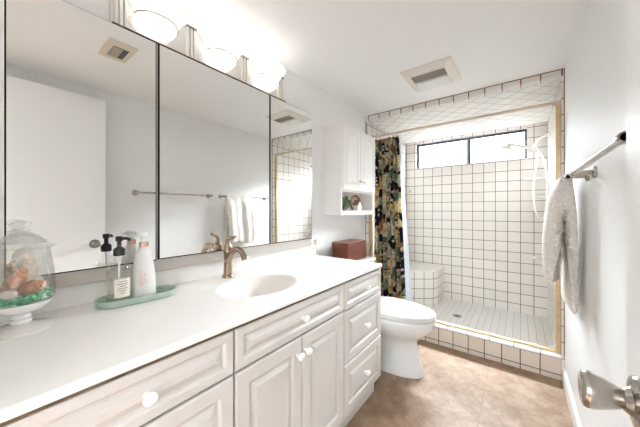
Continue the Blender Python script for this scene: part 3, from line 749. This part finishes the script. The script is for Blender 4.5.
# ------------------------------------------------------------------ towel rails and towel
BX, BZ = .172, 1.300
def rail(label, y0, y1):
    r = thing('towel_bar', label, 'towel bar', (WR, (y0+y1)/2, BZ))
    obj('bar', tube(nb(), [(BX, y0-.012, BZ), (BX, y1+.012, BZ)], .0086, 16), M['nickel'], r, True)
    for y in (y0, y1):
        p = obj('post', tube(nb(), [(WR, y, BZ), (BX-.004, y, BZ)], .0095, 16), M['nickel'], r, True)
        obj('flange', lathe(nb(), [(0, 0), (.024, 0), (.024, .006), (.020, .010), (.012, .012), (0, .012)], (WR, y, BZ), (-1, 0, 0), 28), M['nickel'], p, True)
        obj('collar', lathe(nb(), [(0, -.012), (.0115, -.012), (.0125, -.009), (.0125, .009), (.0115, .012), (0, .012)], (BX, y, BZ), (0, 1, 0), 24), M['nickel'], p, True)
    return r
rail('bare brushed metal towel bar beside the open door', .815, 1.48)
rail('brushed metal towel bar holding the white towel near the shower', 1.62, 2.25)
def towel(y0, y1, n=44):
    bm = nb(); rings = []
    for j in range(n+1):
        v = j/n; y = y0 + (y1-y0)*v
        e = math.sin(PI*min(1, max(0, v)))**.18 if 0 < v < 1 else .35
        w1 = .011*math.sin(9*v+.6) + .008*math.sin(21*v); w2 = .006*math.sin(8*v+2) + .004*math.sin(17*v)
        zf = .775 + .022*math.sin(5*v+1) + .03*(v-.5); zbk = .660 + .012*math.sin(6*v)
        pr = []
        # outer outline: room side hem up over the bar, down the wall side, then back along the inside
        def out(s, side):   # s: 0 at hem .. 1 at bar
            if side == 'f':
                bul = (.62 + .38*math.sin(PI*min(1, s*1.02)))*min(1, (1-s)*5+.12)**.7
                return (BX - .014 - (.038 + w1)*bul*(1-.25*s) - .022*(1-s), BZ + .004 - (1-s)*(BZ-zf))
            bul = (.62 + .38*math.sin(PI*min(1, s*1.02)))*min(1, (1-s)*5+.12)**.7
            return (BX + .013 + (.024 + w2)*bul*(1-.3*s) + .006*(1-s), BZ + .004 - (1-s)*(BZ-zbk))
        K = 14
        for k in range(K): pr.append(out(k/K, 'f'))
        for k in range(7):
            a = PI - PI*k/6; pr.append((BX + .0185*math.cos(a), BZ + .006 + .0150*math.sin(a)))
        for k in range(K-1, -1, -1): pr.append(out(k/K, 'b'))
        for k in range(K):   # inside of wall side flap going up
            s = k/K*.98; x, z = out(s, 'b'); pr.append((max(BX+.0108, x - (.030*(1-s) + .004 + .008*math.sin(PI*s))*e), z))
        for k in range(5):
            a = PI*k/4; pr.append((BX + .0108*math.cos(a), BZ + .001 + .0105*math.sin(a)))
        for k in range(K-1, -1, -1):
            s = k/K*.98; x, z = out(s, 'f'); pr.append((min(BX-.0108, x + (.036*(1-s) + .006 + .020*math.sin(PI*s))*e), z))
        rings.append([(x, y + .012*math.sin(7*(z-.6)) + .004*math.sin(23*z+3*x), z) for x, z in pr])
    loft(bm, rings)
    return bm
tw = towel(1.665, 2.00)
tow = obj('bath_towel', tw, M['towel'], None, True, ang=80)
sm = tow.modifiers.new('soft', 'SUBSURF'); sm.levels = 1; sm.render_levels = 1
tag(tow, 'thick white terry towel folded over the towel bar near the shower', 'towel')

# ------------------------------------------------------------------ green tray and bottles
TC = Vector((-1.132, .362)); ta = math.atan2(.028, .24)   # slight turn
def tpt(l, w, z):   # l along the tray (towards the shower), w across (towards the room)
    ca, sa = math.cos(ta), math.sin(ta)
    return (TC.x + w*ca + l*sa*1.0, TC.y + l*ca - w*sa, z)
def stadium(L_, R_, z, n=14):
    out = []
    for k in range(n+1):
        a = -PI/2 + PI*k/n; out.append(tpt(L_ + R_*math.cos(a), R_*math.sin(a), z))
    for k in range(n+1):
        a = PI/2 + PI*k/n; out.append(tpt(-L_ + R_*math.cos(a), R_*math.sin(a), z))
    return out
bm = nb()
loft(bm, [stadium(.068, .050, ZT), stadium(.068, .056, ZT+.003), stadium(.068, .0585, ZT+.022), stadium(.068, .0575, ZT+.024), stadium(.068, .0545, ZT+.024), stadium(.068, .0535, ZT+.022), stadium(.068, .0515, ZT+.0065)])
tr = obj('vanity_tray', bm, M['greentray'], None, True, ang=50)
tag(tr, 'long oval sage green tray holding the two pump bottles', 'tray')
BZ0 = ZT+.0065
def ptxy(l, w): p = tpt(l, w, 0); return p[0], p[1]
sx, sy = -1.122, .300
so = thing('soap_bottle', 'clear glass soap bottle with black pump on the green tray', 'pump bottle', (sx, sy, BZ0))
obj('glass', lathe(nb(), [(.0, 0.0000), (.034, 0.0000), (.037, 0.0034), (.037, 0.1073), (.035, 0.1243), (.028, 0.1401), (.018, 0.1514), (.0145, 0.1582), (.0145, 0.1718), (.013, 0.1718)], (sx, sy, BZ0), seg=36, cap1=False), M['glass'], so, True)
obj('liquid', lathe(nb(), [(.0, .004), (.0335, .004), (.0345, .007), (.0345, .118), (.0, .118)], (sx, sy, BZ0), seg=32), M['soap'], so, True)
pm = obj('pump', lathe(nb(), [(.0165, 0.1672), (.0175, 0.1695), (.0175, 0.1898), (.013, 0.1944), (.007, 0.1989), (.0065, 0.2147), (.011, 0.2192), (.0115, 0.2316), (.009, 0.2350), (0, 0.2350)], (sx, sy, BZ0), seg=24), M['black'], so, True)
obj('nozzle', tube(nb(), [(sx, sy, BZ0+0.2271), (sx+.020, sy+.018, BZ0+0.2271), (sx+.027, sy+.025, BZ0+0.2215)], .0055, 10), M['black'], pm, True)
obj('dip_tube', tube(nb(), [(sx, sy, BZ0+0.1672), (sx-.004, sy, BZ0+0.0136)], .0028, 8), M['whiteplastic'], so, True)
def wrap_patch(cx, cy, r, a0, a1, z0, z1, n=12, off=.0):
    bm = nb(); rows = []
    for k in range(n+1):
        a = a0 + (a1-a0)*k/n
        rows.append([(cx + rr*math.cos(a), cy + rr*math.sin(a), z) for rr, z in ((r, z0), (r+.0006, z0), (r+.0006, z1), (r, z1))])
    loft(bm, rows); return bm
la = obj('label', wrap_patch(sx, sy, .0372, -.62, .62, BZ0+0.0271, BZ0+0.0904), M['label'], so, True)
la['label'] = 'cream paper label with small grey print'
for k, (s0, s1) in enumerate(((.22, .78), (.14, .86), (.3, .7), (.18, .82), (.26, .74), (.36, .64))):
    z = BZ0+0.0814-k*.0078
    obj('print_line', wrap_patch(sx, sy, .0379, -.62+1.24*s0, -.62+1.24*s1, z-.0011, z+.0011, 6), M['ink'], la)
bx_, by_ = -1.134, .379
lo_ = thing('lotion_bottle', 'white lotion bottle with copper pump collar on the green tray', 'pump bottle', (bx_, by_, BZ0))
obj('bottle_body', lathe(nb(), [(.0, 0.0000), (.036, 0.0000), (.040, 0.0044), (.041, 0.0133), (.0395, 0.0500), (.036, 0.0999), (.030, 0.1388), (.023, 0.1687), (.017, 0.1843), (.0145, 0.1887), (0, 0.1887)], (bx_, by_, BZ0), seg=36), M['whiteplastic'], lo_, True, ang=60)
obj('collar', lathe(nb(), [(0, 0.1889), (.0160, 0.1889), (.0160, 0.2059), (0, 0.2059)], (bx_, by_, BZ0), seg=28), M['copper'], lo_, True)
pm = obj('pump', lathe(nb(), [(0, 0.2061), (.012, 0.2061), (.012, 0.2109), (.0085, 0.2153), (.0085, 0.2220), (.0165, 0.2253), (.0175, 0.2353), (.0160, 0.2409), (0, 0.2420)], (bx_, by_, BZ0), seg=28), M['whiteplastic'], lo_, True)
obj('nozzle', tube(nb(), [(bx_, by_, BZ0+0.2325), (bx_+.013, by_-.022, BZ0+0.2325), (bx_+.015, by_-.028, BZ0+0.2298)], .006, 10), M['whiteplastic'], pm, True)
def tilt_mark(a0, a1, z0, z1, rr):
    return wrap_patch(bx_, by_, rr, a0, a1, z0, z1, 5)
for a0, a1, z0, z1, r_ in ((-.62, -.56, .052, .105, .0405), (-.52, -.34, .052, .056, .0405), (-.44, -.38, .056, .085, .0400), (-.25, -.06, .060, .064, .0398), (-.25, -.19, .064, .088, .0395), (-.25, -.06, .088, .092, .0373)):
    obj('lettering', tilt_mark(a0, a1, BZ0+z0, BZ0+z1, r_ - .0010), M['pinkink'], lo_)

# ------------------------------------------------------------------ glass apothecary jar with shells
jx, jy = -1.112, .071
ja = thing('apothecary_jar', 'footed clear glass jar with domed lid at the left end of the counter', 'jar', (jx, jy, ZT))
obj('foot', lathe(nb(), [(0, 0), (.066, 0), (.068, .003), (.064, .0055), (.034, .010), (.020, .015), (0, .0155)], (jx, jy, ZT), seg=48), M['footglass'], ja, True, ang=50)
obj('stem', lathe(nb(), [(0, .0157), (.018, .0157), (.022, .022), (.017, .028), (.022, .034), (.018, .040), (.020, .045), (0, .045)], (jx, jy, ZT), seg=36), M['milk'], ja, True, ang=50)
obj('bowl', lathe(nb(), [(.016, .0452), (.032, .049), (.050, .058), (.061, .070), (.068, .080), (.065, .080), (.058, .070), (.045, .061), (.028, .054), (0, .053)], (jx, jy, ZT), seg=48, cap0=True, cap1=False), M['milk'], ja, True, ang=60)
obj('jar_glass', lathe(nb(), [(.0690, .0805), (.0700, .11), (.066, .165), (.060, .205), (.0585, .222), (.064, .228), (.062, .2285), (.0565, .222), (.0580, .205), (.0640, .165), (.0680, .11), (.0670, .0805)], (jx, jy, ZT), seg=48, cap0=False, cap1=False), M['glass'], ja, True, ang=60)
ld_ = obj('lid', lathe(nb(), [(.058, .229), (.069, .229), (.072, .232), (.064, .235), (.050, .240), (.043, .251), (.034, .261), (.020, .268), (.010, .271), (.008, .269), (.019, .266), (.032, .258), (.041, .249), (.048, .238)], (jx, jy, ZT), seg=48, cap0=False, cap1=False, ribs=12, ribamp=.025), M['glass'], ja, True, ang=60)
b = nb()
lathe(b, [(.006, .2712), (.014, .273), (.020, .278), (.013, .283), (.019, .288), (.023, .294), (.018, .300), (.008, .304), (0, .305)], (jx, jy, ZT), seg=36, ribs=6, ribamp=.14)
obj('finial', b, M['glass'], ld_, True, ang=30)
SZ = ZT+.054
b = nb()
for k in range(110):
    r = .050*math.sqrt(random.random()); a = random.random()*2*PI
    zlo = .006 + max(0, (r-.022))*.62
    blob(b, (jx + r*math.cos(a), jy + r*math.sin(a), SZ + zlo + .008 + random.random()*.022), random.uniform(.005, .008), 1, .25, (1, .8, .6), a)
for k in range(56):
    a = 2*PI*k/56
    blob(b, (jx + .0565*math.cos(a), jy + .0565*math.sin(a), SZ + .030 + .012*(k % 2) + random.random()*.004), random.uniform(.005, .0065), 1, .2, (1, .8, .7), a)
sg = obj('sea_glass', b, M['seaglass'], None)
tag(sg, 'green sea glass chips filling the bottom of the footed jar', 'sea glass', kind='stuff')
def spiral_shell(c, ln, r, m, label, yaw, pitch, name='seashell'):
    bm = nb(); d = Vector((math.cos(yaw)*math.cos(pitch), math.sin(yaw)*math.cos(pitch), math.sin(pitch)))
    prof = [(.0005, -.5), (.3, -.42), (.62, -.30), (.88, -.15), (1, 0), (.97, .12), (.80, .20), (.72, .215), (.78, .27), (.68, .34), (.50, .365), (.54, .41), (.38, .46), (.24, .49), (.0005, .53)]
    lathe(bm, [(p*r, t*ln) for p, t in prof], c, d, 26, ribs=9, ribamp=.035)
    return tag(obj(name, bm, m, None, True, ang=50), label, 'shell')
def clam(c, r, m, label, rot, sc=(1, .82, .55), name='seashell'):
    bm = nb(); blob(bm, c, r, 3, 0, sc, rot)
    for v in bm.verts:
        a = math.atan2(v.co.y-c[1], v.co.x-c[0]); q = 1+.05*math.cos(14*a)
        v.co.x = c[0]+(v.co.x-c[0])*q; v.co.y = c[1]+(v.co.y-c[1])*q
    return tag(obj(name, bm, m, None, True), label, 'shell')
z0 = SZ+.042
clam((jx+0.0240, jy-0.0240, z0+0.0102), 0.0211, M['shellpale'], 'ribbed pale cockle shell at the front of the footed jar', .4)
spiral_shell((jx+0.0096, jy+0.0176, z0+0.0170), 0.0660, .021, M['shellred'], 'rust coloured spiral shell lying low at the right in the jar', 1.1, .35)
spiral_shell((jx-0.0144, jy-0.0096, z0+0.0289), 0.0748, .025, M['shellbrown'], 'large brown whelk shell in the middle of the jar', .5, .95)
spiral_shell((jx+0.0128, jy+0.0128, z0+0.0638), 0.0748, .020, M['shellpale'], 'tall pale pink conch standing upright in the jar', .3, 1.25)
spiral_shell((jx-0.0240, jy+0.0272, z0+0.0221), 0.0528, .018, M['shellwhite'], 'white spiral shell by the back of the jar', 2.4, .6)
clam((jx-0.0320, jy-0.0240, z0+0.0136), 0.0194, M['shellbrown'], 'flat brown shell tucked behind the cockle in the jar', 1.6, (1, .8, .6))
spiral_shell((jx-.012, jy+.012, z0+.098), .060, .017, M['shellwhite'], 'white whelk shell near the top of the jar under the lid', 1.0, .5)
spiral_shell((jx+.022, jy-.006, z0+.050), .060, .017, M['shellred'], 'small rust shell leaning on the glass above the pale cockle', .9, 1.0)
